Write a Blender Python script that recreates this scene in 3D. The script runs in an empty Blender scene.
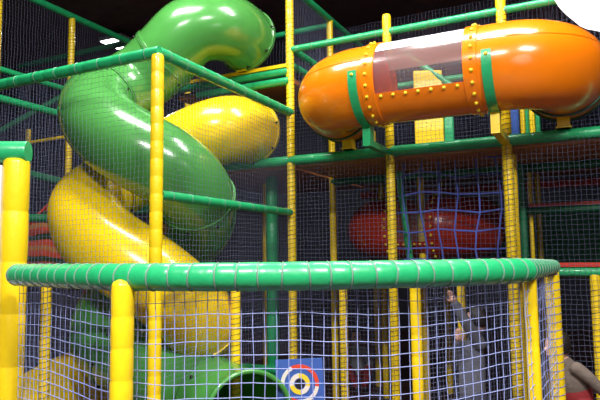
import bpy, math, random
import numpy as np
from mathutils import Vector, Matrix, noise as mnoise
random.seed(7); rng = np.random.default_rng(7)
C = bpy.context.scene.collection
PI = math.pi

# ------------------------------------------------------------------ camera
CZ = 1.7; PITCH = 0.0957; ROLL = 0.0124; F_PX = 600.0
cam_d = bpy.data.cameras.new('camera'); cam_d.sensor_width = 36; cam_d.lens = 36.0
cam_d.clip_start = 0.05; cam_d.clip_end = 100
cam = bpy.data.objects.new('camera', cam_d); C.objects.link(cam)
fw = Vector((0, math.cos(PITCH), math.sin(PITCH))); up0 = Vector((0, -math.sin(PITCH), math.cos(PITCH))); r0 = Vector((1, 0, 0))
right = r0*math.cos(ROLL) - up0*math.sin(ROLL); up = up0*math.cos(ROLL) + r0*math.sin(ROLL)
M = Matrix((right, up, -fw)).transposed().to_4x4(); M.translation = (0, 0, CZ)
cam.matrix_world = M
bpy.context.scene.camera = cam

def at(px, py, Y):
    d = fw*F_PX + right*(px-300) + up*(200-py)
    t = Y/d.y
    return Vector((d.x*t, Y, CZ + d.z*t))

# structure grid: origin at the tall post, u runs along the front of the frame, v runs back
TH = math.radians(26.5); CELL = 1.075
U = Vector((math.cos(TH), -math.sin(TH), 0)); V = Vector((math.sin(TH), math.cos(TH), 0))
O = Vector((-0.088, 6.2, 0))
def G(u, v, z=0.0):            # u, v in cells
    return O + U*(u*CELL) + V*(v*CELL) + Vector((0, 0, z))
def GM(u, v, z=0.0):           # u, v in metres
    return O + U*u + V*v + Vector((0, 0, z))

# ------------------------------------------------------------------ materials
MAT = {}
def mat(name, col, rough=0.4, bump=0.0, scale=20, var=0.08, coat=0.0, emit=None, alpha=None, metal=0.0):
    m = bpy.data.materials.new(name); m.use_nodes = True
    nt = m.node_tree; b = nt.nodes['Principled BSDF']
    tc = nt.nodes.new('ShaderNodeTexCoord'); nz = nt.nodes.new('ShaderNodeTexNoise')
    nz.inputs['Scale'].default_value = scale; nz.inputs['Detail'].default_value = 4
    nt.links.new(tc.outputs['Object'], nz.inputs['Vector'])
    mx = nt.nodes.new('ShaderNodeMix'); mx.data_type = 'RGBA'
    mx.inputs[6].default_value = (*[c*(1-var) for c in col], 1)
    mx.inputs[7].default_value = (*[min(1, c*(1+var)) for c in col], 1)
    nt.links.new(nz.outputs['Fac'], mx.inputs[0]); nt.links.new(mx.outputs[2], b.inputs['Base Color'])
    b.inputs['Roughness'].default_value = rough; b.inputs['Metallic'].default_value = metal
    if coat: b.inputs['Coat Weight'].default_value = coat; b.inputs['Coat Roughness'].default_value = 0.12
    if bump:
        bp = nt.nodes.new('ShaderNodeBump'); bp.inputs['Strength'].default_value = bump; bp.inputs['Distance'].default_value = 0.01
        nt.links.new(nz.outputs['Fac'], bp.inputs['Height']); nt.links.new(bp.outputs['Normal'], b.inputs['Normal'])
    if emit:
        b.inputs['Emission Color'].default_value = (*emit[:3], 1); b.inputs['Emission Strength'].default_value = emit[3]
    MAT[name] = m
    return m
mat('vinyl_yellow', (0.86, 0.60, 0.008), 0.36, 0.25, 25, 0.07, 0.3)
mat('vinyl_green', (0.015, 0.36, 0.125), 0.36, 0.25, 25, 0.10, 0.3)
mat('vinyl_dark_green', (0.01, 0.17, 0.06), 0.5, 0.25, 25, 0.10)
mat('vinyl_red', (0.55, 0.035, 0.015), 0.4, 0.2, 25, 0.1, 0.2)
mat('vinyl_blue', (0.03, 0.10, 0.38), 0.45, 0.2, 25, 0.1)
mat('vinyl_orange_brown', (0.42, 0.15, 0.035), 0.5, 0.2, 12, 0.15)
mat('plastic_green', (0.06, 0.26, 0.05), 0.24, 0.04, 6, 0.16, 0.5)
mat('plastic_yellow', (0.82, 0.56, 0.003), 0.25, 0.04, 6, 0.10, 0.5)
mat('plastic_orange', (0.92, 0.215, 0.003), 0.22, 0.04, 6, 0.08, 0.5)
mat('plastic_red', (0.42, 0.03, 0.015), 0.25, 0.04, 6, 0.12, 0.4)
mat('bolt_yellow', (0.85, 0.62, 0.02), 0.3)
mat('bolt_dark', (0.02, 0.02, 0.02), 0.35, metal=0.6)
mat('seam_dark', (0.012, 0.06, 0.02), 0.5)
mat('net_grey', (0.11, 0.125, 0.21), 0.8)
mat('net_near', (0.27, 0.32, 0.60), 0.7)
mat('rope_blue', (0.085, 0.12, 0.50), 0.8, 0.4, 60)
mat('strap_grey', (0.15, 0.24, 0.19), 0.6)
mat('lacing', (0.035, 0.04, 0.05), 0.7)
mat('lacing_blue', (0.10, 0.14, 0.42), 0.7)
mat('board_white', (0.72, 0.72, 0.78), 0.5, 0.05, 10, 0.04)
mat('floor', (0.045, 0.016, 0.016), 0.6, 0.2, 6, 0.3)
mat('wall', (0.022, 0.022, 0.035), 0.8, 0.2, 4, 0.3)
mat('ceiling', (0.17, 0.10, 0.105), 0.9, 0.3, 5, 0.4)
mat('skin', (0.70, 0.40, 0.30), 0.5, 0.05, 40, 0.06)
mat('hair', (0.012, 0.009, 0.008), 0.5, 0.5, 80, 0.3)
mat('shirt_grey', (0.12, 0.125, 0.16), 0.85, 0.4, 40, 0.15)
mat('shirt_taupe', (0.13, 0.10, 0.08), 0.85, 0.4, 40, 0.15)
mat('jacket_pale', (0.30, 0.30, 0.30), 0.85, 0.4, 40, 0.15)
mat('trousers_red', (0.22, 0.012, 0.015), 0.8, 0.3, 40, 0.15)
mat('trousers_dark', (0.03, 0.03, 0.05), 0.85, 0.3, 40, 0.15)
mat('shoe', (0.05, 0.05, 0.06), 0.6)
mat('eye', (0.02, 0.015, 0.01), 0.2)
mat('target_blue', (0.045, 0.11, 0.40), 0.45, 0.05)
mat('target_red', (0.70, 0.06, 0.02), 0.45)
mat('target_white', (0.75, 0.68, 0.62), 0.45)
mat('target_yellow', (0.80, 0.58, 0.03), 0.45)
mat('target_black', (0.01, 0.01, 0.012), 0.45)
mat('lamp_housing', (0.5, 0.5, 0.5), 0.5)
mat('lamp_glow', (0.9, 0.9, 0.9), 0.5, emit=(1, 0.98, 1.0, 9.0))
mat('blob_glow', (0.9, 0.9, 0.9), 0.7, emit=(1, 0.97, 0.99, 1.6))
mat('cord', (0.35, 0.2, 0.08), 0.7)
mat('wood', (0.16, 0.075, 0.03), 0.6, 0.2, 15, 0.2)

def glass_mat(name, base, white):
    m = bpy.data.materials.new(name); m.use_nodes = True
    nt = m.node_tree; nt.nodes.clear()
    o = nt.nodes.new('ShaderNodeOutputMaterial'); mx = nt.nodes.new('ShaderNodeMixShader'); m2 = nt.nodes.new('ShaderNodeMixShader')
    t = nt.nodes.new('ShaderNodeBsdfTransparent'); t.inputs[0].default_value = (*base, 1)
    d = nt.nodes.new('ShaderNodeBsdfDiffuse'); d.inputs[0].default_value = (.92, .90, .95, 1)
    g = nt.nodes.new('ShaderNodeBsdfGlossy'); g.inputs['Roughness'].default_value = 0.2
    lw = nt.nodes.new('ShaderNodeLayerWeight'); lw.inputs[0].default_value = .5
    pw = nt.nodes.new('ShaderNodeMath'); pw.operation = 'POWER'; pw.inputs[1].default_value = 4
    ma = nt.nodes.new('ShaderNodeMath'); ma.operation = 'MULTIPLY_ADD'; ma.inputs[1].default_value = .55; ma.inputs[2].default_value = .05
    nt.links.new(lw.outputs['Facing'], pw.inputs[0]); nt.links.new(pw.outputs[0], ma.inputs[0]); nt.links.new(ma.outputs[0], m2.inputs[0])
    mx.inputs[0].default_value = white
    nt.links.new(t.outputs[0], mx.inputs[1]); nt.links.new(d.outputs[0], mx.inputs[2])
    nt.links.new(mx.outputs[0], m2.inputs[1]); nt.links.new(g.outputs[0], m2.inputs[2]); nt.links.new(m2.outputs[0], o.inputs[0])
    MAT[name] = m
glass_mat('clear_plastic', (.93, .93, .95), .07); glass_mat('glare_plastic', (.9, .9, .95), .85)

def tiger_mat():
    m = mat('red_flame_panel', (0.50, 0.055, 0.012), 0.5)
    nt = m.node_tree; b = nt.nodes['Principled BSDF']
    tc = nt.nodes.new('ShaderNodeTexCoord'); w = nt.nodes.new('ShaderNodeTexWave')
    w.inputs['Scale'].default_value = 1.1; w.inputs['Distortion'].default_value = 5; w.inputs['Detail'].default_value = 2; w.bands_direction = 'Z'
    nt.links.new(tc.outputs['Object'], w.inputs['Vector'])
    cr = nt.nodes.new('ShaderNodeValToRGB'); e = cr.color_ramp.elements
    e[0].position = 0.10; e[0].color = (0.02, 0.05, 0.015, 1); e[1].position = 0.2; e[1].color = (0.50, 0.055, 0.012, 1)
    n = e.new(0.85); n.color = (0.50, 0.055, 0.012, 1); n = e.new(0.95); n.color = (0.40, 0.16, 0.03, 1)
    nt.links.new(w.outputs['Fac'], cr.inputs[0]); nt.links.new(cr.outputs[0], b.inputs['Base Color'])
tiger_mat()

# ------------------------------------------------------------------ mesh helpers
class MB:
    def __init__(s): s.v = []; s.f = []
    def add(s, vs, fs):
        n = len(s.v); s.v.extend([tuple(p) for p in vs]); s.f.extend([tuple(i+n for i in f) for f in fs]); return s
    def box(s, c, ax, ay, az, sx, sy, sz):
        c = Vector(c); vs = []
        for k in (-1, 1):
            for j in (-1, 1):
                for i in (-1, 1): vs.append(c + ax*(i*sx/2) + ay*(j*sy/2) + az*(k*sz/2))
        return s.add(vs, [(0,2,3,1),(4,5,7,6),(0,1,5,4),(2,6,7,3),(0,4,6,2),(1,3,7,5)])
    def loft(s, pts, rad, seg=16, cap=True, a0=0.0, a1=2*PI, ref=None):
        pts = [Vector(p) for p in pts]; n = len(pts)
        if not hasattr(rad, '__len__'): rad = [rad]*n
        T = [(pts[min(i+1, n-1)] - pts[max(i-1, 0)]).normalized() for i in range(n)]
        r = Vector(ref) if ref is not None else (Vector((0,0,1)) if abs(T[0].z) < 0.9 else Vector((1,0,0)))
        N = (r - T[0]*r.dot(T[0])).normalized(); vs = []
        closed = abs(a1-a0-2*PI) < 1e-6
        ns = seg if closed else seg+1
        for i in range(n):
            if i: N = (N - T[i]*N.dot(T[i])).normalized()
            B = T[i].cross(N)
            for k in range(ns):
                a = a0 + (a1-a0)*k/seg
                vs.append(pts[i] + (N*math.cos(a) + B*math.sin(a))*rad[i])
        fs = []
        for i in range(n-1):
            for k in range(seg):
                k2 = (k+1) % ns
                fs.append((i*ns+k, i*ns+k2, (i+1)*ns+k2, (i+1)*ns+k))
        if cap and closed: fs += [tuple(reversed(range(ns))), tuple(range((n-1)*ns, n*ns))]
        return s.add(vs, fs)
    def shell(s, pts, r, t=0.014, seg=40):       # a tube with a wall: outer and inner skins joined at both ends
        n0 = len(s.v); n = len(pts)
        s.loft(pts, r, seg, cap=False); s.loft(list(pts), [x-t for x in r] if hasattr(r, '__len__') else r-t, seg, cap=False)
        a, b = n0, n0+n*seg
        for k in range(seg):
            k2 = (k+1) % seg
            s.f.append((a+k, b+k, b+k2, a+k2))
            e = (n-1)*seg; s.f.append((a+e+k, a+e+k2, b+e+k2, b+e+k))
        return s
    def ball(s, c, rx, ry=None, rz=None, seg=16, rings=10, R=None):
        ry = ry or rx; rz = rz or rx; c = Vector(c); vs = []; fs = []
        for i in range(rings+1):
            th = PI*i/rings
            for k in range(seg):
                a = 2*PI*k/seg
                p = Vector((rx*math.sin(th)*math.cos(a), ry*math.sin(th)*math.sin(a), rz*math.cos(th)))
                vs.append(c + (R @ p if R else p))
        for i in range(rings):
            for k in range(seg):
                k2 = (k+1) % seg; fs.append((i*seg+k, (i+1)*seg+k, (i+1)*seg+k2, i*seg+k2))
        return s.add(vs, fs)
    def torus(s, c, n, R, r, seg=40, rs=8, flat=1.0):
        n = Vector(n).normalized(); a = n.orthogonal().normalized(); b = n.cross(a); c = Vector(c); vs = []; fs = []
        for i in range(seg):
            th = 2*PI*i/seg; d = a*math.cos(th)+b*math.sin(th)
            for k in range(rs):
                ph = 2*PI*k/rs; vs.append(c + d*(R + r*math.cos(ph)) + n*(r*flat*math.sin(ph)))
        for i in range(seg):
            for k in range(rs):
                i2, k2 = (i+1) % seg, (k+1) % rs; fs.append((i*rs+k, i2*rs+k, i2*rs+k2, i*rs+k2))
        return s.add(vs, fs)
    def build(s, name, m, parent=None, smooth=True, origin=None):
        root = parent
        while root is not None and root.parent is not None: root = root.parent
        L = Vector(root.location) if root is not None else Vector(origin if origin is not None else (0,0,0))
        me = bpy.data.meshes.new(name)
        me.from_pydata([(p[0]-L.x, p[1]-L.y, p[2]-L.z) for p in s.v], [], s.f); me.validate(); me.update()
        me.materials.append(MAT[m])
        o = bpy.data.objects.new(name, me); C.objects.link(o)
        if parent is not None: o.parent = parent
        else: o.location = L
        if smooth:
            me.shade_smooth()
            try: me.set_sharp_from_angle(angle=math.radians(50))
            except Exception: pass
        return o
def tag(o, label, cat, group=None, kind=None):
    o['label'] = label; o['category'] = cat
    if group: o['group'] = group
    if kind: o['kind'] = kind
    return o
def thing(name, label, cat, loc, group=None):
    o = bpy.data.objects.new(name, None); C.objects.link(o); o.location = loc; o.empty_display_size = 0.1
    return tag(o, label, cat, group)
def struct(o): o['kind'] = 'structure'; return o

def sleeve_path(p0, p1, r, step):
    """points and radii of a foam sleeve with a shallow groove at every joint"""
    p0, p1 = Vector(p0), Vector(p1); L = (p1-p0).length; n = max(1, round(L/step)); P = []; R = []
    for i in range(n):
        a, b = i/n, (i+1)/n; e = 0.006/L
        for t, k in ((a+e*.6, 0.965), (a+2*e, 1.0), ((a+b)/2, 1.0 + random.uniform(0, .008)), (b-2*e, 1.0), (b-e*.6, 0.965)):
            P.append(p0.lerp(p1, t)); R.append(r*k)
    P[0] = p0; P[-1] = p1
    return P, R
def lacing(p0, p1, r, parent, pitch=0.045, m='lacing', th=0.0028, name='lacing'):
    p0, p1 = Vector(p0), Vector(p1); L = (p1-p0).length; d = (p1-p0).normalized(); a = d.orthogonal().normalized(); b = d.cross(a)
    n = int(L/pitch*10); pts = []
    for i in range(n+1):
        ph = 2*PI*i/10; pts.append(p0 + d*(L*i/n) + (a*math.cos(ph)+b*math.sin(ph))*(r*1.02))
    return MB().loft(pts, th, 4).build(name, m, parent)
def post(label, base, z0, z1, r=0.045, m='vinyl_yellow', lace=None, lace_m='lacing', step=0.16, group=None, cap=True, seg=18, top=None):
    base = Vector(base); b = Vector((base.x, base.y, z0)); t = Vector((base.x, base.y, z1)) if top is None else Vector(top)
    o = thing('padded_post', label, 'post', b, group)
    P, R = sleeve_path(b, t, r, step); MB().loft(P, R, seg).build('sleeve', m, o)
    if cap:
        MB().loft([t, t+Vector((0,0,0.012)), t+Vector((0,0,0.022))], [r*.97, r*.85, r*.4], seg).build('end_cap', m, o)
    if lace: lacing(b.lerp(t, lace[0]), b.lerp(t, lace[1]), r, o, m=lace_m)
    return o
def rail(label, p0, p1, r=0.045, m='vinyl_green', step=0.15, group=None, pad=None, name='padded_rail', seg=16, ties=0):
    p0, p1 = Vector(p0), Vector(p1)
    o = thing(name, label, 'rail', p0, group)
    P, R = sleeve_path(p0, p1, r, step); MB().loft(P, R, seg).build('sleeve', m, o)
    if pad:
        d = (p1-p0).normalized(); s = d.cross(Vector((0,0,1)))
        MB().box((p0+p1)/2 + Vector((0,0,r+0.018)), d, s, Vector((0,0,1)), (p1-p0).length*.99, r*1.7, 0.035).build('edge_pad', pad, o, smooth=False)
    for k in range(ties):
        t = (k+.5)/ties; d = (p1-p0).normalized()
        MB().torus(p0.lerp(p1, t), d, r*0.99, 0.0035, 18, 5).build('tie', 'strap_grey', o)
    return o

# nets -----------------------------------------------------------------
def net(label, P, nu, nv, r, m, jit=0.15, sides=3, name='safety_net', group=None, sag=0.0, sub=1, parent=None, cat='net', off=None):
    """P(s,t) -> point of the sheet; nu x nv cells, knots jittered by jit cells; one mesh of knotted twine"""
    K = np.array([[list(P(i/nu, j/nv)) for j in range(nv+1)] for i in range(nu+1)], dtype=float)
    du = np.linalg.norm(K[1, 0]-K[0, 0]); dv = np.linalg.norm(K[0, 1]-K[0, 0])
    eu = np.zeros_like(K); eu[:-1] = K[1:]-K[:-1]; eu[-1] = eu[-2]
    ev = np.zeros_like(K); ev[:, :-1] = K[:, 1:]-K[:, :-1]; ev[:, -1] = ev[:, -2]
    def smoothn():
        a = rng.normal(size=K.shape[:2]); 
        for ax in (0, 1): a = (np.roll(a, 1, ax) + 2*a + np.roll(a, -1, ax))/2.6
        a[0, :] *= .3; a[-1, :] *= .3; return a[..., None]*jit*.5
    K = K + eu*smoothn() + ev*smoothn()
    nrm = np.cross(eu, ev); nrm /= np.linalg.norm(nrm, axis=2, keepdims=True)+1e-9
    K = K + nrm*smoothn()*du*.6
    vs = []; fs = []; base = 0
    def line(A, Nn, side):
        nonlocal base
        n = len(A); T = np.gradient(A, axis=0); T /= np.linalg.norm(T, axis=1, keepdims=True)+1e-9
        B = np.cross(T, Nn); ring = []
        for k in range(sides):
            a = 2*PI*k/sides; ring.append(A + (Nn*math.cos(a) + B*math.sin(a))*r + Nn*(side*r*.5))
        ring = np.stack(ring, 1).reshape(-1, 3); vs.append(ring)
        for i in range(n-1):
            for k in range(sides):
                k2 = (k+1) % sides
                fs.append((base+i*sides+k, base+i*sides+k2, base+(i+1)*sides+k2, base+(i+1)*sides+k))
        base += n*sides
    for i in range(nu+1): line(K[i], nrm[i], 1)
    for j in range(nv+1): line(K[:, j], nrm[:, j], -1)
    b = MB(); b.v = [tuple(p) for p in np.concatenate(vs)]; b.f = fs
    c = tuple(K.reshape(-1, 3).mean(0))
    o = b.build(name, m, parent, origin=c)
    if parent is None: tag(o, label, cat, group)
    return o
def flat_net(label, a, b, z0, z1, cell=0.042, r=0.0014, m='net_grey', **k):
    a, b = Vector(a), Vector(b); L = (b-a).length
    return net(label, lambda s, t: (*(a.lerp(b, s)).xy, z0+(z1-z0)*t), max(2, round(L/cell)), max(2, round((z1-z0)/cell)), r, m, **k)

# ------------------------------------------------------------------ room
def slab(name, x0, x1, y0, y1, z0, z1, m):
    c = Vector(((x0+x1)/2, (y0+y1)/2, (z0+z1)/2))
    return struct(MB().box(c, Vector((1,0,0)), Vector((0,1,0)), Vector((0,0,1)), x1-x0, y1-y0, z1-z0).build(name, m, origin=c, smooth=False))
RX0, RX1, RY0, RY1, RZ = -8.0, 8.0, -4.0, 14.0, 5.75
slab('floor', RX0, RX1, RY0, RY1, -0.1, 0, 'floor')
slab('ceiling', RX0, RX1, RY0, RY1, RZ, RZ+.1, 'ceiling')
slab('wall_back', RX0, RX1, RY1, RY1+.1, 0, RZ, 'wall')
slab('wall_left', RX0-.1, RX0, RY0, RY1, 0, RZ, 'wall')
slab('wall_right', RX1, RX1+.1, RY0, RY1, 0, RZ, 'wall')
slab('wall_front', RX0, RX1, RY0-.1, RY0, 0, RZ, 'wall')

# ceiling lights
def ceiling_light(label, x, y, power, lx=1.5, ly=0.5, rot=0.0, lamp=True, z=RZ):
    o = thing('ceiling_light', label, 'ceiling light', (x, y, z), None)
    ax = Vector((math.cos(rot), math.sin(rot), 0)); ay = Vector((-ax.y, ax.x, 0)); az = Vector((0,0,1))
    MB().box((x, y, z-.03), ax, ay, az, lx+.06, ly+.06, .06).build('housing', 'lamp_housing', o, smooth=False)
    MB().box((x, y, z-.068), ax, ay, az, lx, ly, .014).build('diffuser', 'lamp_glow', o, smooth=False)
    if lamp:
        ld = bpy.data.lights.new('tube_light', 'AREA'); ld.shape = 'RECTANGLE'; ld.size = lx; ld.size_y = ly; ld.energy = power
        ld.color = (1.0, 0.97, 0.95)
        lo = bpy.data.objects.new('tube_light', ld); C.objects.link(lo); lo.location = (x, y, z-.085); lo.rotation_euler = (0, 0, rot)
RU = -TH
p = at(119, 43, 10.4)
ceiling_light('white fluorescent ceiling light glowing behind the top of the green slide', p.x, p.y, 40, .45, .42, RU, z=p.z+.06)
ceiling_light('ceiling light overhead, out of frame above the orange tunnel', 1.35, 4.1, 150, 2.4, .5, RU)
ceiling_light('ceiling light overhead, out of frame above the spiral slides', -1.5, 4.3, 150, 1.6, .6, RU)
ceiling_light('ceiling light overhead, out of frame behind the viewer on the left', -1.6, -1.2, 600, 1.6, .6, RU)
ceiling_light('ceiling light overhead, out of frame behind the viewer on the right', 1.9, -1.2, 600, 1.6, .6, RU)
w = bpy.data.worlds.new('world'); bpy.context.scene.world = w; w.use_nodes = True
w.node_tree.nodes['Background'].inputs[0].default_value = (0.55, 0.6, 0.8, 1); w.node_tree.nodes['Background'].inputs[1].default_value = 0.05

# ------------------------------------------------------------------ spiral tube slides
def catmull(P, n=14):
    P = [Vector(p) for p in P]; Q = [P[0]*2-P[1]] + P + [P[-1]*2-P[-2]]; out = []
    for i in range(1, len(Q)-2):
        a, b, c, d = Q[i-1:i+3]
        for k in range(n):
            t = k/n
            out.append(0.5*((2*b) + (c-a)*t + (2*a-5*b+4*c-d)*t*t + (3*b-a-3*c+d)*t**3))
    out.append(P[-1]); return out
def smooth_path(P, n=14, it=25):
    Q = catmull(P, n); 
    for _ in range(it): Q = [Q[0]] + [(Q[i-1]+Q[i]*2+Q[i+1])/4 for i in range(1, len(Q)-1)] + [Q[-1]]
    return Q
def tube_slide(name, label, P, r, m, seams, n=14, mouth_lip=True):
    Q = smooth_path(P, n); o = thing(name, label, 'slide', (Q[-1].x, Q[-1].y, 0))
    idx = [0] + [min(len(Q)-1, int(s*n)) for s in seams] + [len(Q)-1]
    for a, b in zip(idx[:-1], idx[1:]):
        MB().shell(Q[a:b+1], r).build('tube_section', m, o)
    for a in idx[:-1]:
        d = (Q[min(a+1, len(Q)-1)]-Q[max(a-1, 0)]).normalized()
        fl = MB().loft([Q[a]-d*.022, Q[a]-d*.02, Q[a]+d*.02, Q[a]+d*.022], [r+.001, r+.012, r+.012, r+.001], 48, cap=False)
        fo = fl.build('flange', m, o)
        MB().torus(Q[a], d, r+.011, .004, 48, 6).build('seam', 'seam_dark', fo)
        x = d.orthogonal().normalized(); y = d.cross(x)
        for k in range(8):
            an = 2*PI*(k+.3)/8; e = x*math.cos(an)+y*math.sin(an)
            MB().ball(Q[a]+e*(r+.008)+d*.05, .015, seg=10, rings=6).build('bolt', 'bolt_dark', fo)
    if mouth_lip:
        d = (Q[-1]-Q[-2]).normalized()
        MB().torus(Q[-1], d, r-.004, .02, 48, 10).build('mouth_lip', m, o)
    return o
GR = [GM(-.53, -.02, 4.09), at(226, 27, 6.10), at(192, 30, 5.98), at(168, 54, 6.02), at(137, 82, 6.1), at(98, 101, 5.78),
      at(102, 125, 5.35), at(133, 148, 5.12), at(170, 168, 5.12), at(196, 195, 5.35), at(198, 224, 5.75), at(178, 250, 6.15),
      at(145, 278, 6.3), at(116, 306, 6.1), at(106, 340, 5.75), at(142, 363, 5.5), at(184, 384, 5.38), at(220, 402, 5.18), at(241, 412, 4.98), at(250, 417, 4.78)]
YE = [GM(-.49, -.02, 3.06), at(228, 129, 6.05), at(190, 142, 6.12), at(150, 165, 6.25), at(110, 188, 6.0), at(86, 208, 5.6),
      at(100, 240, 5.25), at(140, 268, 5.12), at(176, 296, 5.15), at(200, 322, 5.4), at(196, 345, 5.8), at(165, 360, 6.2),
      at(120, 370, 6.35), at(80, 384, 6.2), at(46, 402, 5.9), at(16, 424, 5.6), at(-12, 446, 5.4)]
tube_slide('spiral_tube_slide', 'green spiral tube slide winding down to an open mouth at floor level', GR, .345, 'plastic_green', [3.2, 4.8, 9.2, 12, 14.5, 16.5])
tube_slide('spiral_tube_slide', 'yellow spiral tube slide wound between the turns of the green slide', YE, .345, 'plastic_yellow', [4.2, 9.1, 12])

# ------------------------------------------------------------------ crawl tunnels with a clear window
def tunnel(label, u0, u1, v0, vb, z, r, m, boltm, bend=.42, win=(.28, .70), bands=None, glare=False):
    """leaves the frame at u0, runs along u at v0 (metres), turns back at u1"""
    Lft = [GM(u0, vb, z)]; Rgt = []
    for k in range(13):
        a = PI/2*k/12; Lft.append(GM(u0+bend-bend*math.cos(a), v0+bend-bend*math.sin(a), z))
    for k in range(13):
        a = PI/2*k/12; Rgt.append(GM(u1-bend+bend*math.sin(a), v0+bend-bend*math.cos(a), z))
    Rgt.append(GM(u1, vb, z))
    wa, wb = u0+(u1-u0)*win[0], u0+(u1-u0)*win[1]
    o = thing('crawl_tunnel', label, 'tunnel', GM((u0+u1)/2, v0, z-r))
    A = Lft + [GM(wa, v0, z)]; B = [GM(wb, v0, z)] + Rgt
    MB().shell(A, r, .014, 48).build('elbow', m, o); MB().shell(B, r, .014, 48).build('elbow', m, o)
    # window bay: a trough below, a clear sheet over the rest
    W = [GM(wa+(wb-wa)*k/6, v0, z) for k in range(7)]; lo = math.radians(28)
    tr = MB(); th0, th1 = PI/2+lo, 3*PI/2-lo       # angles from straight up
    tr.loft(W, r, 24, cap=False, a0=th0, a1=th1, ref=(0,0,1)); tr.loft(W, r-.014, 24, cap=False, a0=th0, a1=th1, ref=(0,0,1))
    tr.build('trough', m, o)
    cw = MB(); A1 = math.radians(54)
    cw.loft(W, r-.004, 16, cap=False, a0=A1, a1=PI/2+lo, ref=(0,0,1)); cw.build('clear_window', 'clear_plastic', o); cw = MB(); cw.loft(W, r-.004, 16, cap=False, a0=-(PI/2+lo), a1=-A1, ref=(0,0,1))
    cw.build('clear_window', 'clear_plastic', o)
    sk = MB().loft(W, r-.002, 18, cap=False, a0=-A1, a1=A1, ref=(0,0,1)).build('top_strip', 'glare_plastic' if glare else 'clear_plastic', o)  # white version puts the overhead lamp's glare into the sheet colour
    if glare: sk['label'] = 'white lamp glare painted along the top of the clear window'
    for c, s in ((wa, -1), (wb, 1)):
        co = MB().loft([GM(c-.055*1, v0, z), GM(c-.05, v0, z), GM(c+.05, v0, z), GM(c+.055, v0, z)], [r, r+.010, r+.010, r], 48, cap=False).build('collar', m, o)
        for k in range(24):
            an = 2*PI*k/24; e = -V*math.cos(an)+Vector((0,0,math.sin(an)))
            MB().ball(GM(c+s*.012, v0, z)+e*(r+.013), .0155, seg=8, rings=5).build('bolt', boltm, co)
    for side in (-1, 1):
        for k in range(1, 8):
            q = GM(wa+(wb-wa)*k/8, v0, z); e = V*side*math.cos(lo+.07)-Vector((0,0,math.sin(lo+.07)))
            MB().ball(q+e*(r+.003), .0155, seg=8, rings=5).build('bolt', boltm, o)
    for Z0, Zp in (('mould_seam', A), ('mould_seam', B)):
        ms = MB(); el = math.radians(24); pp = []
        for i, p in enumerate(Zp):
            d = (Zp[min(i+1, len(Zp)-1)]-Zp[max(i-1, 0)]).normalized(); out = d.cross(Vector((0,0,1)))
            pp.append(p + out*math.cos(el)*r*1.0 + Vector((0,0,math.sin(el)*r)))
        ms.loft(pp, .004, 6).build(Z0, m, o)
    for q, d in ((Lft[0], V), (Rgt[-1], V), (Lft[1], V), (Rgt[-2], V)):
        MB().loft([q-d*.02, q-d*.018, q+d*.018, q+d*.02], [r, r+.014, r+.014, r], 48, cap=False).build('flange', 'seam_dark', o)
    return o
OZ, OR_, OV = 3.195, .348, -.60
tunnel('big orange crawl tunnel with a clear window bulging out above the green beam', .62, 2.64, OV, .04, OZ, OR_, 'plastic_orange', 'bolt_yellow', win=(.285, .695), glare=True)
tunnel('dark red crawl tunnel with a bolted window, inside the frame behind the fine net', .38, 1.56, 1.25, 2.1, 2.02, .36, 'plastic_red', 'bolt_yellow', bend=.38, win=(.28, .70))

def bracket(label, u, strap_m, arm_m, vb=0.0, a0=-100, a1=8):
    o = thing('tunnel_bracket', label, 'bracket', GM(u, vb, 2.71)); Z = Vector((0,0,1))
    q = GM(u, OV, OZ); W = .075
    st = MB(); n = 16
    for rr in (OR_+.006, OR_+.016):
        pass
    vs = []; fs = []
    for k in range(n+1):
        a = math.radians(a0+(a1-a0)*k/n); e = -V*math.cos(a)+Z*math.sin(a)
        for rr in (OR_+.004, OR_+.016):
            for s in (-1, 1): vs.append(q+e*rr+U*s*W/2)
    for k in range(n):
        b = 4*k
        for i, j in ((0,1),(1,3),(3,2),(2,0)): fs.append((b+i, b+j, b+4+j, b+4+i))
    fs += [(0,1,3,2), (4*n, 4*n+2, 4*n+3, 4*n+1)]
    so = st.add(vs, fs).build('strap', strap_m, o)
    e = -V*math.cos(math.radians(a1-6))+Z*math.sin(math.radians(a1-6))
    MB().ball(q+e*(OR_+.018), .014, seg=10, rings=6).build('bolt', 'bolt_yellow', so)
    fr = GM(u, OV-.02, 0); zt = OZ-OR_-.0
    MB().box(GM(u, OV+.01, (2.66+zt)/2), U, V, Z, .07, .09, zt-2.66).build('upright', arm_m, o, smooth=False)
    MB().box(GM(u, (OV-.03+vb-.04)/2, 2.69), U, V, Z, .065, abs(OV-.03-(vb-.04)), .055).build('arm', arm_m, o, smooth=False)
    return o
bracket('green steel bracket with strap holding the left end of the orange tunnel', CELL*.995, 'vinyl_green', 'vinyl_green', -.01)
bracket('bracket with green strap and yellow arm under the right half of the orange tunnel', CELL*2.0, 'vinyl_green', 'vinyl_yellow', -.01)
def foot(label, u, v, z0=2.76, z1=2.86):
    c = GM(u, v, (z0+z1)/2)
    o = thing('support_block', label, 'support block', GM(u, v, z0))
    MB().box(c, U, V, Vector((0,0,1)), .10, .10, z1-z0).build('block', 'vinyl_yellow', o, smooth=False)
    MB().box(c-Vector((0,0,(z1-z0)/2-.008)), U, V, Vector((0,0,1)), .12, .13, .016).build('foot_plate', 'vinyl_yellow', o, smooth=False)
foot('yellow support block between the green beam and the left end of the orange tunnel', .66, -.02)
foot('yellow support block between the green beam and the right end of the orange tunnel', 2.62, -.02)

foot('yellow support block under the start of the green slide', -.56, -.02, 3.73, 3.83)
foot('yellow support block under the start of the yellow slide', -.60, -.02, 2.75, 2.84)
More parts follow.
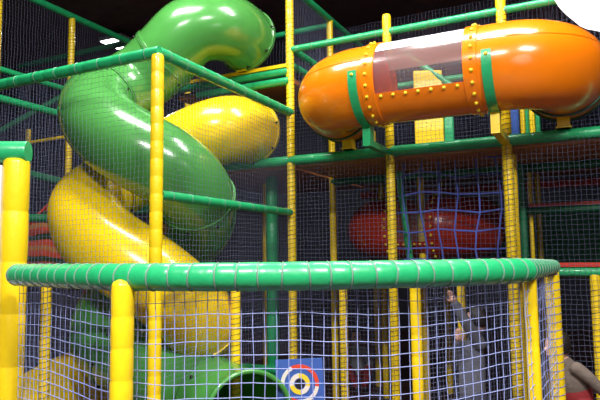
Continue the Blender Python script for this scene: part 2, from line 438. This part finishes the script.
# ------------------------------------------------------------------ frame: posts
post('yellow post close behind the right hand post, touching it in the picture', at(520.5, 330, 5.42).xy.to_3d(), 0, 2.6, .034, step=.3)
post('yellow padded corner post standing in front of the spiral slides', G(0, -1.975), 0, 3.19, .047, step=.13)
post('tall yellow padded post rising out of the top of the picture beside the slides', G(0, 0), 0, 5.3, .043, lace=(.02, .95))
post('yellow padded post beneath the left end of the orange tunnel window', G(1, 0), 0, 4.06, .043, lace=(.02, .95))
post('yellow padded post under the right half of the orange tunnel, net in front', G(2, 0), 0, 4.06, .045, lace=(.02, .95))
post('short yellow post in front of the lower yellow tube, midway to the tall post', G(0, -1), .0, 1.58, .042, lace=(.05, .95))
post('short yellow post just right of the bullseye board', G(.52, 0), 0, 1.52, .041, lace=(.05, .95))
post('short yellow post low at the left in front of the green tube', G(-1, -1.99), 0, 1.58, .039, lace=(.05, .95))
post('short bright yellow post left of the child in grey', GM(1.56, -.98), 0, 1.58, .042)
post('short yellow post directly behind the child in grey', GM(1.70, 0), 0, 1.52, .036, step=.3)
post('short yellow post behind the child in red trousers at the far right', GM(2.79, 0), 0, 1.52, .042, lace=(.05, .95))
post('tall yellow post at the left edge of the picture, left bay', G(-3, -1), 0, 4.86, .042, lace=(.5, .98), step=.2)
post('tall yellow post left of the green slide, under the sloping top rail', G(-3, 0), 0, 4.86, .042, lace=(.5, .98), step=.2)
post('yellow post by the white ceiling light behind the green slide', G(-3, 1), 0, 4.86, .042, step=.2)
post('thin far yellow post between the two left bay posts', at(29, 110, 10).xy.to_3d(), 0, 3.9, .042, step=.2)
post('dim yellow post seen just under the upper green tube', G(-2, 1), 0, 4.3, .042, step=.2)
post('dim brownish post in the dark right of the lower yellow tube', G(-.86, 1), 0, 3.5, .042, step=.2)
post('yellow post behind the tall post, its top showing above the orange tunnel', G(0, 1), 0, 4.62, .040, step=.2)
post('dim yellow post inside the frame, right of the green leaning pole', G(1, 1), 0, 3.4, .041, step=.2)
post('dim yellow post far inside, second from the right behind the blue rope net', G(1, 2), 0, 3.4, .041, step=.2)
post('dim yellow post far inside behind the dark red tunnel', G(.12, 2.05), 0, 3.4, .041, step=.2)
post('brown unlit post deep in the frame left of the middle yellow post', G(.4, 1.5), 0, 2.6, .036, step=.2)
post('slim dim yellow post at the left end of the red edged shelf', at(531, 215, 6.25).xy.to_3d(), 0, 2.62, .022, step=.2)
post('dim orange post behind the red edged shelf', at(539, 215, 7.0).xy.to_3d(), 0, 2.62, .03, step=.2)
post('dark green padded post right behind the post under the orange tunnel', at(523, 215, 6.1).xy.to_3d(), 0, 2.62, .036, 'vinyl_dark_green', step=.3)
post('thick green padded post behind the net left of the tall yellow post', at(272, 210, 6.9).xy.to_3d(), 0, 2.62, .07, 'vinyl_green', step=.5)
q0 = at(411, 262, 6.2); q1 = at(399, 172, 6.2)
post('green pole leaning beside the post under the orange tunnel window', q0.xy.to_3d(), 1.57, 2.6, .036, 'vinyl_green', step=.3, top=q1, cap=False)

# frame: rails and beams
rail('green padded top rail running from the corner post back to the tall post', G(0, -1.975, 3.22), G(0, 0, 3.22), .045, ties=10)
rail('green padded mid rail in front of the green tube', G(0, -1.93, 2.165), G(0, -.03, 2.165), .037, ties=9)
rail('green padded top rail running left from the corner post across the green slide', G(-2.6, -1.975, 3.22), G(0.02, -1.975, 3.22), .045, ties=12)
rail('long green padded beam under the orange tunnel', G(-1.4, 0, 2.71), G(3.3, 0, 2.71), .05, step=.3)
rail('green padded top rail sloping up above the orange tunnel', G(0, 0, 3.90), G(2.62, 0, 3.90), .035, step=.12, ties=16)
rail('green rail behind the right end of the orange tunnel', G(2.2, .9, 3.72), G(3.6, .9, 3.72), .045)
rail('green deck edge rail with yellow padding under the upper green tube', G(-1.4, 0, 3.67), G(0, 0, 3.67), .042, pad='vinyl_yellow')
rail('lower green deck edge rail below the upper green tube', G(-1.1, -.02, 3.56), G(0, -.02, 3.56), .042)
rail('green deck beam behind the rope fence, plain part between the tall posts', G(0, 0, 1.58), G(2, 0, 1.58), .045)
rail('green beam with red edge padding at the far right', G(2.02, 0, 1.555), G(3.4, 0, 1.555), .04, pad='vinyl_red')
rail('low green beam between the slide mouth and the bullseye board', G(-1.2, .02, .55), G(.12, .02, .55), .045)
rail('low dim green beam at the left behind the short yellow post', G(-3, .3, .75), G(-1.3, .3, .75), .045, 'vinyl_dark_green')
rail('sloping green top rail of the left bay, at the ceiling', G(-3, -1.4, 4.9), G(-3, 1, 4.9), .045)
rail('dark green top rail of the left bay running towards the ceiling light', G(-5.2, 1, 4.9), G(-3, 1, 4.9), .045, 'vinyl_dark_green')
rail('upper green handrail of the left bay beside the green slide', G(-3, -1, 3.9), G(-3, 0, 3.9), .035)
rail('green deck beam of the left bay ending behind the green slide', G(-3, -1.5, 3.56), G(-3, .4, 3.56), .045)
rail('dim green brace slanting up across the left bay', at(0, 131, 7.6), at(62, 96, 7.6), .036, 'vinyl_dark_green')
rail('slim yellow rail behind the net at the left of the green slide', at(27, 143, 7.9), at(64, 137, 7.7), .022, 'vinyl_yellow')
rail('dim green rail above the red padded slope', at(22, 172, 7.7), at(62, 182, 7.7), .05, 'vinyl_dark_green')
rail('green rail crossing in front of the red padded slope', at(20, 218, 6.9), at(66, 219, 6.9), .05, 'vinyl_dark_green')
rail('green top rail running back from the tall post at the top of the picture', G(0, 0, 4.62), G(0, 2, 4.62), .042)
rail('green back rail behind the tall post at the top of the picture', G(-1.6, 1, 4.55), G(0, 1, 4.55), .035)
rail('green handrail running back behind the left end of the orange tunnel', G(0, 0, 3.92), G(0, 1, 3.92), .04)
rail('green deck beam running back behind the left end of the orange tunnel', G(0, 0, 3.74), G(0, 1, 3.74), .04)
rail('green rail seen through the clear window of the orange tunnel', G(0, 1, 3.66), G(3, 1, 3.66), .035)
rail('green brace slanting down behind the clear window of the orange tunnel', G(.9, .9, 4.0), G(1.75, .9, 3.2), .035)
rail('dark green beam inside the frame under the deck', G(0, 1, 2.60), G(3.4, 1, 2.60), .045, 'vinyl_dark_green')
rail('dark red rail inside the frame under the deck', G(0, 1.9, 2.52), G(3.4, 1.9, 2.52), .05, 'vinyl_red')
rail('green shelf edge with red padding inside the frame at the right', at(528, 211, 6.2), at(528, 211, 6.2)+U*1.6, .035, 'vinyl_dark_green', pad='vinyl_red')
rail('low fence top rail hidden behind the near green rail, right of the corner post', G(0, -1.95, 1.58), G(0, -.05, 1.58), .035)
rail('low fence top rail hidden behind the near green rail, left of the corner post', G(-2.6, -1.975, 1.58), G(-.05, -1.975, 1.58), .035)

# decks and panels
def deck(label, u0, u1, v0, v1, z, m='vinyl_orange_brown', t=.05):
    c = G((u0+u1)/2, (v0+v1)/2, z); o = thing('deck_platform', label, 'platform', c)
    MB().box(c, U, V, Vector((0,0,1)), (u1-u0)*CELL, (v1-v0)*CELL, t).build('deck_board', m, o, smooth=False)
    MB().box(c+Vector((0,0,t/2+.01)), U, V, Vector((0,0,1)), (u1-u0)*CELL-.02, (v1-v0)*CELL-.02, .02).build('deck_mat', 'trousers_dark', o, smooth=False)
deck('brown padded deck at the level of the orange tunnel', .03, 3.3, .05, 2.1, 2.665)
deck('upper deck where the green tube starts', -1.4, 0, .05, .95, 3.585, 'vinyl_orange_brown')
deck('deck where the yellow tube starts', -1.4, -.03, .05, 2.1, 2.665, 'vinyl_orange_brown')
deck('low dark deck inside the frame behind the near green rail', .05, 3.3, .05, 2.1, 1.53, 'wood')
def panel(name, label, a, b, z0, z1, m, t=.04, cat='panel'):
    a, b = Vector(a), Vector(b); d = (b-a).normalized(); c = (a+b)/2; c.z = (z0+z1)/2
    o = MB().box(c, d, Vector((-d.y, d.x, 0)), Vector((0,0,1)), (b-a).length, t, z1-z0).build(name, m, origin=c, smooth=False)
    bv = o.modifiers.new('bevel', 'BEVEL'); bv.width = .012; bv.segments = 2
    return tag(o, label, cat)
panel('foam_screen', 'yellow padded wall panel behind the orange tunnel, left of the post pair', at(415, 130, 6.55), at(444, 130, 6.45), 2.72, 3.75, 'vinyl_yellow')
panel('foam_screen', 'green padded wall panel next to the yellow one behind the orange tunnel', at(444.5, 130, 6.45), at(454, 130, 6.42), 2.72, 3.5, 'vinyl_green')
for (x0, x1, mm, lab) in ((508, 519, 'vinyl_blue', 'blue padded strip right of the post under the orange tunnel'), (520.5, 525, 'vinyl_yellow', 'narrow yellow padded strip next to the blue one under the orange tunnel'),
                          (525.5, 529, 'vinyl_green', 'narrow green padded strip between two yellow ones under the orange tunnel'), (529.5, 535, 'vinyl_yellow', 'yellow padded strip between the green ones under the orange tunnel'), (535.5, 540, 'vinyl_green', 'rightmost green padded strip under the orange tunnel')):
    panel('padded_strip', lab, at(x0, 120, 6.0), at(x1, 120, 5.97), 2.72, 3.4, mm)
panel('foam_screen', 'dark green padded panel inside the frame behind the dark red tunnel', G(.6, 2.15), G(3.3, 2.15), 1.6, 2.3, 'vinyl_dark_green')
panel('foam_screen', 'dark green padded panel in the left bay above the red slope', G(-3.6, .6), G(-2.2, .6), 2.3, 3.0, 'vinyl_dark_green')
panel('white_board', 'white board at the left edge of the picture beside the thick post', at(-40, 200, 3.3), at(3, 200, 3.36), 0, 2.24, 'board_white', .03, 'board')
# red padded slope, left: a thick triangular wedge
a, b, c_ = at(22, 232, 7.3), at(74, 180, 7.3), at(90, 285, 7.3); d_ = at(22, 285, 7.3)
rw = MB(); off = Vector((.15, .45, 0)); F4 = [a, b, c_, d_]
rw.add(F4+[p+off for p in F4], [(0,1,2,3), (4,7,6,5), (0,4,5,1), (1,5,6,2), (2,6,7,3), (3,7,4,0)])
wo = thing('padded_slope', 'red padded slope with dark flame marks, left of the yellow tube', 'slope', (a.x, a.y, 0))
rw.build('slope_pad', 'red_flame_panel', wo, smooth=False)
MB().box((at(22,285,7.3)+at(90,285,7.3))/2+off/2-Vector((0,0,.62)), Vector((1,0,0)), Vector((0,1,0)), Vector((0,0,1)), .8, .5, 1.1).build('base_block', 'trousers_dark', wo, smooth=False)
MB().loft([a+Vector((0,-.01,.01)), b+Vector((0,-.01,.01))], .015, 8).build('edge_piping', 'target_red', wo)

# bullseye board
TC = at(300, 383.5, 5.0); TR = Matrix.Rotation(math.radians(-4), 3, 'Z') @ Matrix.Rotation(math.radians(0), 3, 'X')
tx = TR @ Vector((1, 0, .045)).normalized(); ty = TR @ Vector((0, 1, 0)); tz = tx.cross(ty)
to = thing('bullseye_board', 'blue target board with red, white and yellow bullseye rings behind the rope fence', 'target', (TC.x, TC.y, TC.z-.2))
MB().box(TC, tx, ty, tz, .385, .03, .39).build('board', 'target_blue', to, smooth=False)
def ring_sector(c, r0, r1, a0, a1, y, n=24):
    vs = []; fs = []
    for i in range(n+1):
        a = a0+(a1-a0)*i/n; e = tx*math.cos(a)+tz*math.sin(a)
        for dy in (-.015-y, -.013):
            for r in (r0, r1): vs.append(c+e*r+ty*dy)
    for i in range(n):
        b = 4*i; fs += [(b, b+1, b+5, b+4), (b+1, b+3, b+7, b+5), (b+2, b, b+4, b+6)]
    return MB().add(vs, fs)
k = 5.0/600
for a0, a1, mm in ((-10, 115, 'target_red'), (115, 200, 'target_white'), (200, 262, 'target_red'), (262, 350, 'target_white')):
    ring_sector(TC, 15*k, 18.6*k, math.radians(a0), math.radians(a1), .004).build('outer_ring', mm, to)
for a0, a1, mm in ((-15, 95, 'target_yellow'), (95, 190, 'target_white'), (190, 275, 'target_yellow'), (275, 345, 'target_white')):
    ring_sector(TC, 5.6*k, 10*k, math.radians(a0), math.radians(a1), .004).build('inner_ring', mm, to)
ring_sector(TC, .001, 4.8*k, 0, 2*PI, .004).build('centre_disc', 'target_black', to)
MB().box(Vector((TC.x, TC.y+.03, (TC.z-.1)/2)), tx, ty, Vector((0,0,1)), .05, .03, TC.z-.1).build('stand', 'lamp_housing', to, smooth=False)

# ------------------------------------------------------------------ fine nets on the frame
flat_net('fine grey safety net between the corner post and the tall post, across the slides', G(0, -1.95), G(0, -.04), .78, 3.2, .041, r=.0011)
flat_net('fine grey safety net left of the corner post, in front of the green slide', G(-2.6, -1.975), G(-.04, -1.975), .05, 3.2, .041, r=.0011)
flat_net('fine grey safety net below the long beam, from the tall post to the next post', G(0, -.05), G(1, -.05), .1, 2.68, .041)
flat_net('fine grey safety net below the long beam, in front of the blue rope net', G(1, -.05), G(2, -.05), 1.6, 2.68, .041)
flat_net('fine grey safety net below the long beam at the far right', G(2, -.05), G(3.3, -.05), .1, 2.68, .041)
flat_net('fine grey safety net above the long beam, behind the orange tunnel', G(0, .05), G(3.3, .05), 2.76, 3.9, .041)
flat_net('fine grey safety net of the back wall behind the orange tunnel', G(-.2, 1.06), G(3.5, 1.06), 2.72, 4.5, .041)
flat_net('fine grey safety net at the top behind the tall post', G(0, .06), G(0, 1.95), 3.75, 4.6, .041)
flat_net('fine grey safety net of the left bay, upper part', G(-3, -1.4), G(-3, .97), 3.6, 4.88, .041)
flat_net('fine grey safety net of the left bay, lower part', G(-3, -1.2), G(-3, .97), .6, 3.5, .043)
flat_net('fine grey safety net closing the back of the left bay', G(-5.2, 1.05), G(-3.04, 1.05), .05, 4.88, .043)
flat_net('fine grey safety net behind the slides, left of the tall post', G(-2.9, 1.04), G(-.1, 1.04), .3, 4.5, .044)
flat_net('fine grey net beside the child in grey', GM(1.6, -.98), G(2.0, -.06), .1, 1.56, .036, r=.0015)
# blue climbing rope net
net('blue rope climbing net of wide meshes behind the fine net', lambda s, t: tuple(G(.86+1.14*s, .36+.05*math.sin(6*s+5*t), 1.62+1.04*t+.03*math.sin(5*s))), 7, 6, .0085, 'rope_blue', jit=.35, sides=6, name='climbing_net')

# ------------------------------------------------------------------ near rope fence
RZN = 1.630
pl = [(16, 3.12), (70, 2.72), (140, 2.42), (220, 2.32), (300, 2.30), (380, 2.37), (450, 2.50), (490, 2.60), (521, 2.72)]
pts = [Vector(((px-300)/600*y, y, RZN)) for px, y in pl]
Q = smooth_path(pts, 10, 10)
cl = [0]
for i in range(1, len(Q)): cl.append(cl[-1]+(Q[i]-Q[i-1]).length)
def along(s):
    for i in range(1, len(Q)):
        if cl[i] >= s: 
            t = (s-cl[i-1])/(cl[i]-cl[i-1]); return Q[i-1].lerp(Q[i], t), (Q[i]-Q[i-1]).normalized()
    return Q[-1], (Q[-1]-Q[-2]).normalized()
LT = cl[-1]
end = Vector(((551-300)/600*3.5, 3.5, RZN))
nr = thing('padded_rail', 'thick green padded rail curving across the foreground', 'rail', (Q[0].x, Q[0].y, RZN))
nt_ = 33; ties = [LT*(i+.5+random.uniform(-.12, .12))/nt_ for i in range(nt_)]
P = []; R = []; rb = .055
S = sorted(set([0, .004, .012, .03] + [s+d for s in ties for d in (-.014, -.005, 0, .005, .014)] + list(np.linspace(.05, LT, 90))))
S = [s for s in S if 0 <= s <= LT]
for s in S:
    p, d = along(s); dip = min([abs(s-t) for t in ties]); k = 1 - .055*math.exp(-(dip/.006)**2) + .02*math.sin(s*37)*.5
    if s < .03: k *= (.5, .78, .93, 1, 1, 1, 1, 1, 1, 1)[min(9, S.index(s))]
    P.append(p); R.append(rb*k)
MB().loft(P, R, 26).build('sleeve', 'vinyl_green', nr)
for s in ties:
    p, d = along(s); d = (d + Vector((random.uniform(-.18, .18), 0, random.uniform(-.1, .1)))).normalized()
    MB().torus(p, d, rb*.975, .0034, 28, 6).build('strap', 'strap_grey', nr)
n1 = thing('padded_rail', 'short green rail end bending back to the two right hand fence posts', 'rail', (Q[-1].x, Q[-1].y, RZN))
PP = []; RR = []
for i in range(41):
    t = i/40; PP.append(Q[-1].lerp(end, t)); RR.append((.0535*(1-t)+.038*t)*(1-.06*(i % 4 == 2)))
PP.append(end+Vector((.01,.03,0))); RR.append(.02)
PP.insert(0, Q[-1]+(Q[-1]-end)*.01); RR.insert(0, .045)
MB().loft(PP, RR, 24).build('sleeve', 'vinyl_green', n1)
for i in range(2, 40, 4):
    MB().torus(Q[-1].lerp(end, i/40), end-Q[-1], (.0535*(1-i/40)+.038*i/40)*.965, .0034, 24, 6).build('strap', 'strap_grey', n1)
# fence posts
A_ = at(13, 275, 3.36); post('thick yellow padded post at the left edge of the picture', A_.xy.to_3d(), 0, 2.26, .071, step=.30)
rail('green padded rail leaving the picture at the left, on the thick post', Vector((-3.6, 3.25, 2.315)), Vector((A_.x+.065, 3.36, 2.315)), .062, step=.4)
B_ = Vector(((123.5-300)/600*2.42, 2.42, 0)); post('yellow padded post under the near green rail, left of the corner post', B_, 0, 1.60, .045, step=.125)
t_ = .15; Cc = Q[-1].lerp(end, t_); post('yellow fence post under the bend of the near green rail', Vector((Cc.x, Cc.y, 0)), 0, 1.60, .031, step=.3)
post('rightmost yellow fence post at the end of the near green rail', Vector((end.x-.012, end.y, 0)), 0, 1.605, .040, step=.3, lace=(.1, .99), lace_m='lacing_blue')
# near net
def near_sheet(s, t):
    p, d = along(s*LT)
    z = RZN-.045-t*1.55
    return (p.x, p.y + .055 + .012*math.sin(9*s+2*t) + .03*t, z + .012*math.sin(14*s))
net('light blue rope net hanging under the thick near green rail', near_sheet, 62, 29, .0017, 'net_near', jit=.08, sides=6, name='rope_net')
net('light blue rope net between the two right hand fence posts', lambda s, t: tuple(Q[-1].lerp(end, s)+Vector((0, 0, -.045-1.55*t))), 14, 29, .0017, 'net_near', jit=.2, sides=6, name='rope_net')

# ------------------------------------------------------------------ glowing lumpy lantern, top right: made up for an unclear white shape, glow added
LC = at(630, -52, 2.6); lr = .385
lo_ = thing('white_blob', 'overexposed white lumpy lantern with added glow in the upper right corner', 'blob', LC)
lb = MB(); lb.ball(LC, lr, lr*.8, lr, 48, 32)
lb.v = [tuple(LC + (Vector(v)-LC)*(1+.05*mnoise.noise((Vector(v)-LC)*9))) for v in lb.v]
lb.build('blob_body', 'blob_glow', lo_)
MB().loft([LC+Vector((0,0,lr*.97)), Vector((LC.x, LC.y, RZ))], .01, 8).build('cord', 'cord', lo_)  # cord made up to hang the glowing shape

# ------------------------------------------------------------------ people
def bake(o, vox, smooth=6):
    r = o.modifiers.new('r', 'REMESH'); r.mode = 'VOXEL'; r.voxel_size = vox
    s = o.modifiers.new('s', 'SMOOTH'); s.iterations = smooth; s.factor = .5
    dg = bpy.context.evaluated_depsgraph_get(); ev = o.evaluated_get(dg)
    me = bpy.data.meshes.new_from_object(ev); o.modifiers.clear(); old = o.data; o.data = me
    me.materials.clear(); me.materials.append(old.materials[0]); me.shade_smooth(); return o
def cap(b, p, q, r0, r1, seg=12):
    p, q = Vector(p), Vector(q); d = (q-p).normalized()
    b.loft([p-d*r0*.7, p-d*r0*.4, p, p.lerp(q, .5), q, q+d*r1*.4, q+d*r1*.7], [r0*.6, r0*.9, r0, (r0+r1)/2*1.03, r1, r1*.9, r1*.6], seg)
def hand(b, w, dirv, side, s, curl=.5):
    """palm and five unequal curled fingers at wrist w pointing along dirv"""
    d = Vector(dirv).normalized(); x = Vector(side); x = (x-d*x.dot(d)).normalized(); n = d.cross(x)
    pl = .055*s
    b.ball(w+d*pl*.55, .030*s, .030*s, .030*s); 
    for k in (-1.2, -.4, .4, 1.2): cap(b, w+d*.01*s+x*k*.009*s, w+d*pl+x*k*.0125*s, .013*s, .0105*s, 8)
    for k, L in ((-1.5, .046), (-.5, .056), (.5, .060), (1.5, .052)):
        p0 = w+d*pl+x*k*.0115*s; p1 = p0+(d*math.cos(curl)+n*math.sin(curl))*L*.5*s; p2 = p1+(d*math.cos(curl*2.2)+n*math.sin(curl*2.2))*L*.5*s
        cap(b, p0, p1, .0085*s, .0078*s, 8); cap(b, p1, p2, .0078*s, .0065*s, 8)
    p0 = w+d*.018*s+x*.022*s; p1 = p0+(d*.6+x*.7+n*.3).normalized()*.03*s; p2 = p1+(d*.9+n*.5).normalized()*.026*s
    cap(b, p0, p1, .0105*s, .009*s, 8); cap(b, p1, p2, .009*s, .007*s, 8)
def person(label, J, s, face, top, trous, vox=.005, hairlong=False, hem=0.0, grip=.45):
    """J: joint positions; s: scale of the figure against an adult; face: horizontal facing direction"""
    f = Vector(face).normalized(); side = Vector((0,0,1)).cross(f)
    base = Vector((J['pelvis'].x, J['pelvis'].y, min(J['la'].z, J['ra'].z)-.06*s))
    o = thing('person', label, 'person', base)
    b = MB(); hs = .105*(.45+.55*s)*1.12; H = J['head']; R = Matrix((f, side, Vector((0,0,1)))).transposed()
    b.ball(H+f*.0*hs, hs*.92, hs*.76, hs*1.14, 24, 16, R); b.ball(H+f*hs*.25-Vector((0,0,hs*.55)), hs*.62, hs*.55, hs*.55, 16, 10, R)
    b.ball(H+f*hs*.94-Vector((0,0,hs*.22)), hs*.16, hs*.12, hs*.20, 10, 8, R)                       # nose
    b.ball(H+f*hs*.80-Vector((0,0,hs*.60)), hs*.12, hs*.26, hs*.07, 10, 8, R)                       # mouth
    for k in (-1, 1): b.ball(H+side*k*hs*.77-Vector((0,0,hs*.15)), hs*.17, hs*.08, hs*.24, 10, 8, R)  # ears
    N = J['neck']; cap(b, N-Vector((0,0,.02*s)), H-Vector((0,0,hs*.5)), .058*s, .052*s)
    cap(b, J['pelvis'], J['chest'], .125*s, .135*s); cap(b, J['chest'], N, .125*s, .07*s)
    cap(b, J['ls'], J['rs'], .06*s, .06*s)
    for q in 'lr':
        cap(b, J[q+'s'], J[q+'e'], .052*s, .042*s); cap(b, J[q+'e'], J[q+'w'], .042*s, .029*s)
        hd = ((J[q+'w']-J[q+'e']).normalized() + Vector((0, 0, .6 if grip < .3 else 0))).normalized(); hand(b, J[q+'w'], hd, f if q == 'l' else -f, max(s, .62)*1.45, grip)
        cap(b, J[q+'h'], J[q+'k'], .088*s, .060*s); cap(b, J[q+'k'], J[q+'a'], .058*s, .038*s)
    bo = bake(b.build('body', 'skin', o), vox)
    c = MB(); g = .014
    cap(c, J['pelvis'].lerp(J['chest'], hem), J['chest'], .14*s+g, .14*s+g, 16); cap(c, J['chest'], N-Vector((0,0,.03*s)), .135*s+g, .075*s+g, 16); cap(c, J['ls'], J['rs'], .06*s+g, .06*s+g)
    for q in 'lr':
        cap(c, J[q+'s'], J[q+'e'], .058*s+g, .048*s+g); w_ = J[q+'e'].lerp(J[q+'w'], .92); cap(c, J[q+'e'], w_, .046*s+g, .036*s+g)
    bake(c.build('long_sleeved_top', top, o), vox*1.4, 5)
    t = MB(); cap(t, J['lh'], J['rh'], .105*s+g, .105*s+g, 16); cap(t, J['pelvis'], J['pelvis'].lerp(J['chest'], hem), .145*s+g, .145*s+g, 16)
    for q in 'lr':
        cap(t, J[q+'h'], J[q+'k'], .092*s+g, .066*s+g); cap(t, J[q+'k'], J[q+'k'].lerp(J[q+'a'], .95), .064*s+g, .05*s+g)
    bake(t.build('trousers', trous, o), vox*1.4, 5)
    h = MB(); ball = MB().ball(H+Vector((0,0,hs*.12))-f*hs*.06, hs*1.02, hs*.90, hs*1.16, 32, 22, R)
    keep = [fc for fc in ball.f if all(not ((Vector(ball.v[i])-H).dot(f) > hs*.42 and ball.v[i][2] < H.z+hs*.62) and ball.v[i][2] > H.z-hs*(1.1 if hairlong else .62) for i in fc)]
    h.v = ball.v; h.f = keep; ho = h.build('hair', 'hair', o)
    so = ho.modifiers.new('thick', 'SOLIDIFY'); so.thickness = .012
    for k in (-1, 1): MB().ball(H+f*hs*.80+side*k*hs*.32+Vector((0,0,hs*.0)), hs*.11, seg=10, rings=8).build('eye', 'eye', o)
    for q in 'lr':
        a = J[q+'a']; e = MB(); e.ball(a+f*.05*s-Vector((0,0,.025*s)), .12*s, .048*s, .04*s, 14, 10, R); cap(e, a+Vector((0,0,.02*s)), a-Vector((0,0,.02*s)), .045*s, .045*s)
        e.build('shoe', 'shoe', o)
    return o
def P3(px, py, Y): return at(px, py, Y)
# child in grey, arm raised to the net, seen side-on from behind
Y1 = 5.02; pe = P3(472, 392, Y1)
J = dict(pelvis=pe, chest=P3(472, 358, Y1), neck=P3(474, 340, Y1), head=P3(477, 320, Y1+.02),
         ls=P3(480, 344, Y1-.09), le=P3(465, 321, Y1-.16), lw=P3(454.5, 303, Y1-.15), rs=P3(467, 347, Y1+.10), re=P3(458, 362, Y1+.05), rw=P3(458, 341, Y1-.08),
         lh=pe+Vector((.03, -.06, -.05)), rh=pe+Vector((-.03, .06, -.05)))
J.update(lk=Vector((pe.x+.0, pe.y-.07, .31)), rk=Vector((pe.x-.05, pe.y+.06, .31)), la=Vector((pe.x+.03, pe.y-.07, .05)), ra=Vector((pe.x-.02, pe.y+.07, .05)))
person('person in a grey long sleeved top reaching up behind the rope net', J, .66, (-.80, .55, 0), 'shirt_grey', 'trousers_dark', .0045, grip=.2)
# child at the far right
Y2 = 4.45; pe = P3(579, 399, Y2)
J = dict(pelvis=pe, chest=P3(573, 378, Y2), neck=P3(565, 361, Y2), head=P3(557, 346, Y2),
         ls=P3(566, 369, Y2+.11), le=P3(560, 392, Y2+.08), lw=P3(556, 404, Y2-.02), rs=P3(577, 369, Y2-.09), re=P3(590, 379, Y2-.13), rw=P3(604, 393, Y2-.15),
         lh=pe+Vector((-.01, .06, -.03)), rh=pe+Vector((.0, -.06, -.03)))
J.update(lk=Vector((pe.x-.06, pe.y+.07, .30)), rk=Vector((pe.x-.10, pe.y-.06, .31)), la=Vector((pe.x+.02, pe.y+.07, .05)), ra=Vector((pe.x-.02, pe.y-.07, .05)))
person('person in a taupe top and red trousers bending at the right edge of the picture', J, .62, (-1, -.15, 0), 'shirt_taupe', 'trousers_red', .0045, hem=.45)
# small seated figure far inside
Y3 = 8.2; pe = P3(357, 366, Y3); pe.z = .14
hz = P3(357, 333, Y3)
J = dict(pelvis=pe, chest=Vector((pe.x, pe.y, .36)), neck=Vector((pe.x, pe.y-.01, .50)), head=Vector((pe.x, pe.y-.02, .64)),
         ls=Vector((pe.x+.10, pe.y, .46)), le=Vector((pe.x+.17, pe.y-.08, .30)), lw=Vector((pe.x+.12, pe.y-.22, .26)),
         rs=Vector((pe.x-.10, pe.y, .46)), re=Vector((pe.x-.17, pe.y-.08, .30)), rw=Vector((pe.x-.12, pe.y-.22, .26)),
         lh=Vector((pe.x+.06, pe.y-.02, .12)), rh=Vector((pe.x-.06, pe.y-.02, .12)),
         lk=Vector((pe.x+.13, pe.y-.26, .26)), rk=Vector((pe.x-.13, pe.y-.26, .26)), la=Vector((pe.x+.05, pe.y-.42, .06)), ra=Vector((pe.x-.05, pe.y-.42, .06)))
person('small person in a pale top and red trousers sitting far inside the frame', J, .56, (0, -1, 0), 'jacket_pale', 'trousers_red', .007)

# ------------------------------------------------------------------ view
vs_ = bpy.context.scene.view_settings
vs_.view_transform = 'Standard'; vs_.look = 'None'; vs_.exposure = 0.1; vs_.gamma = 1.0; vs_.use_curve_mapping = False
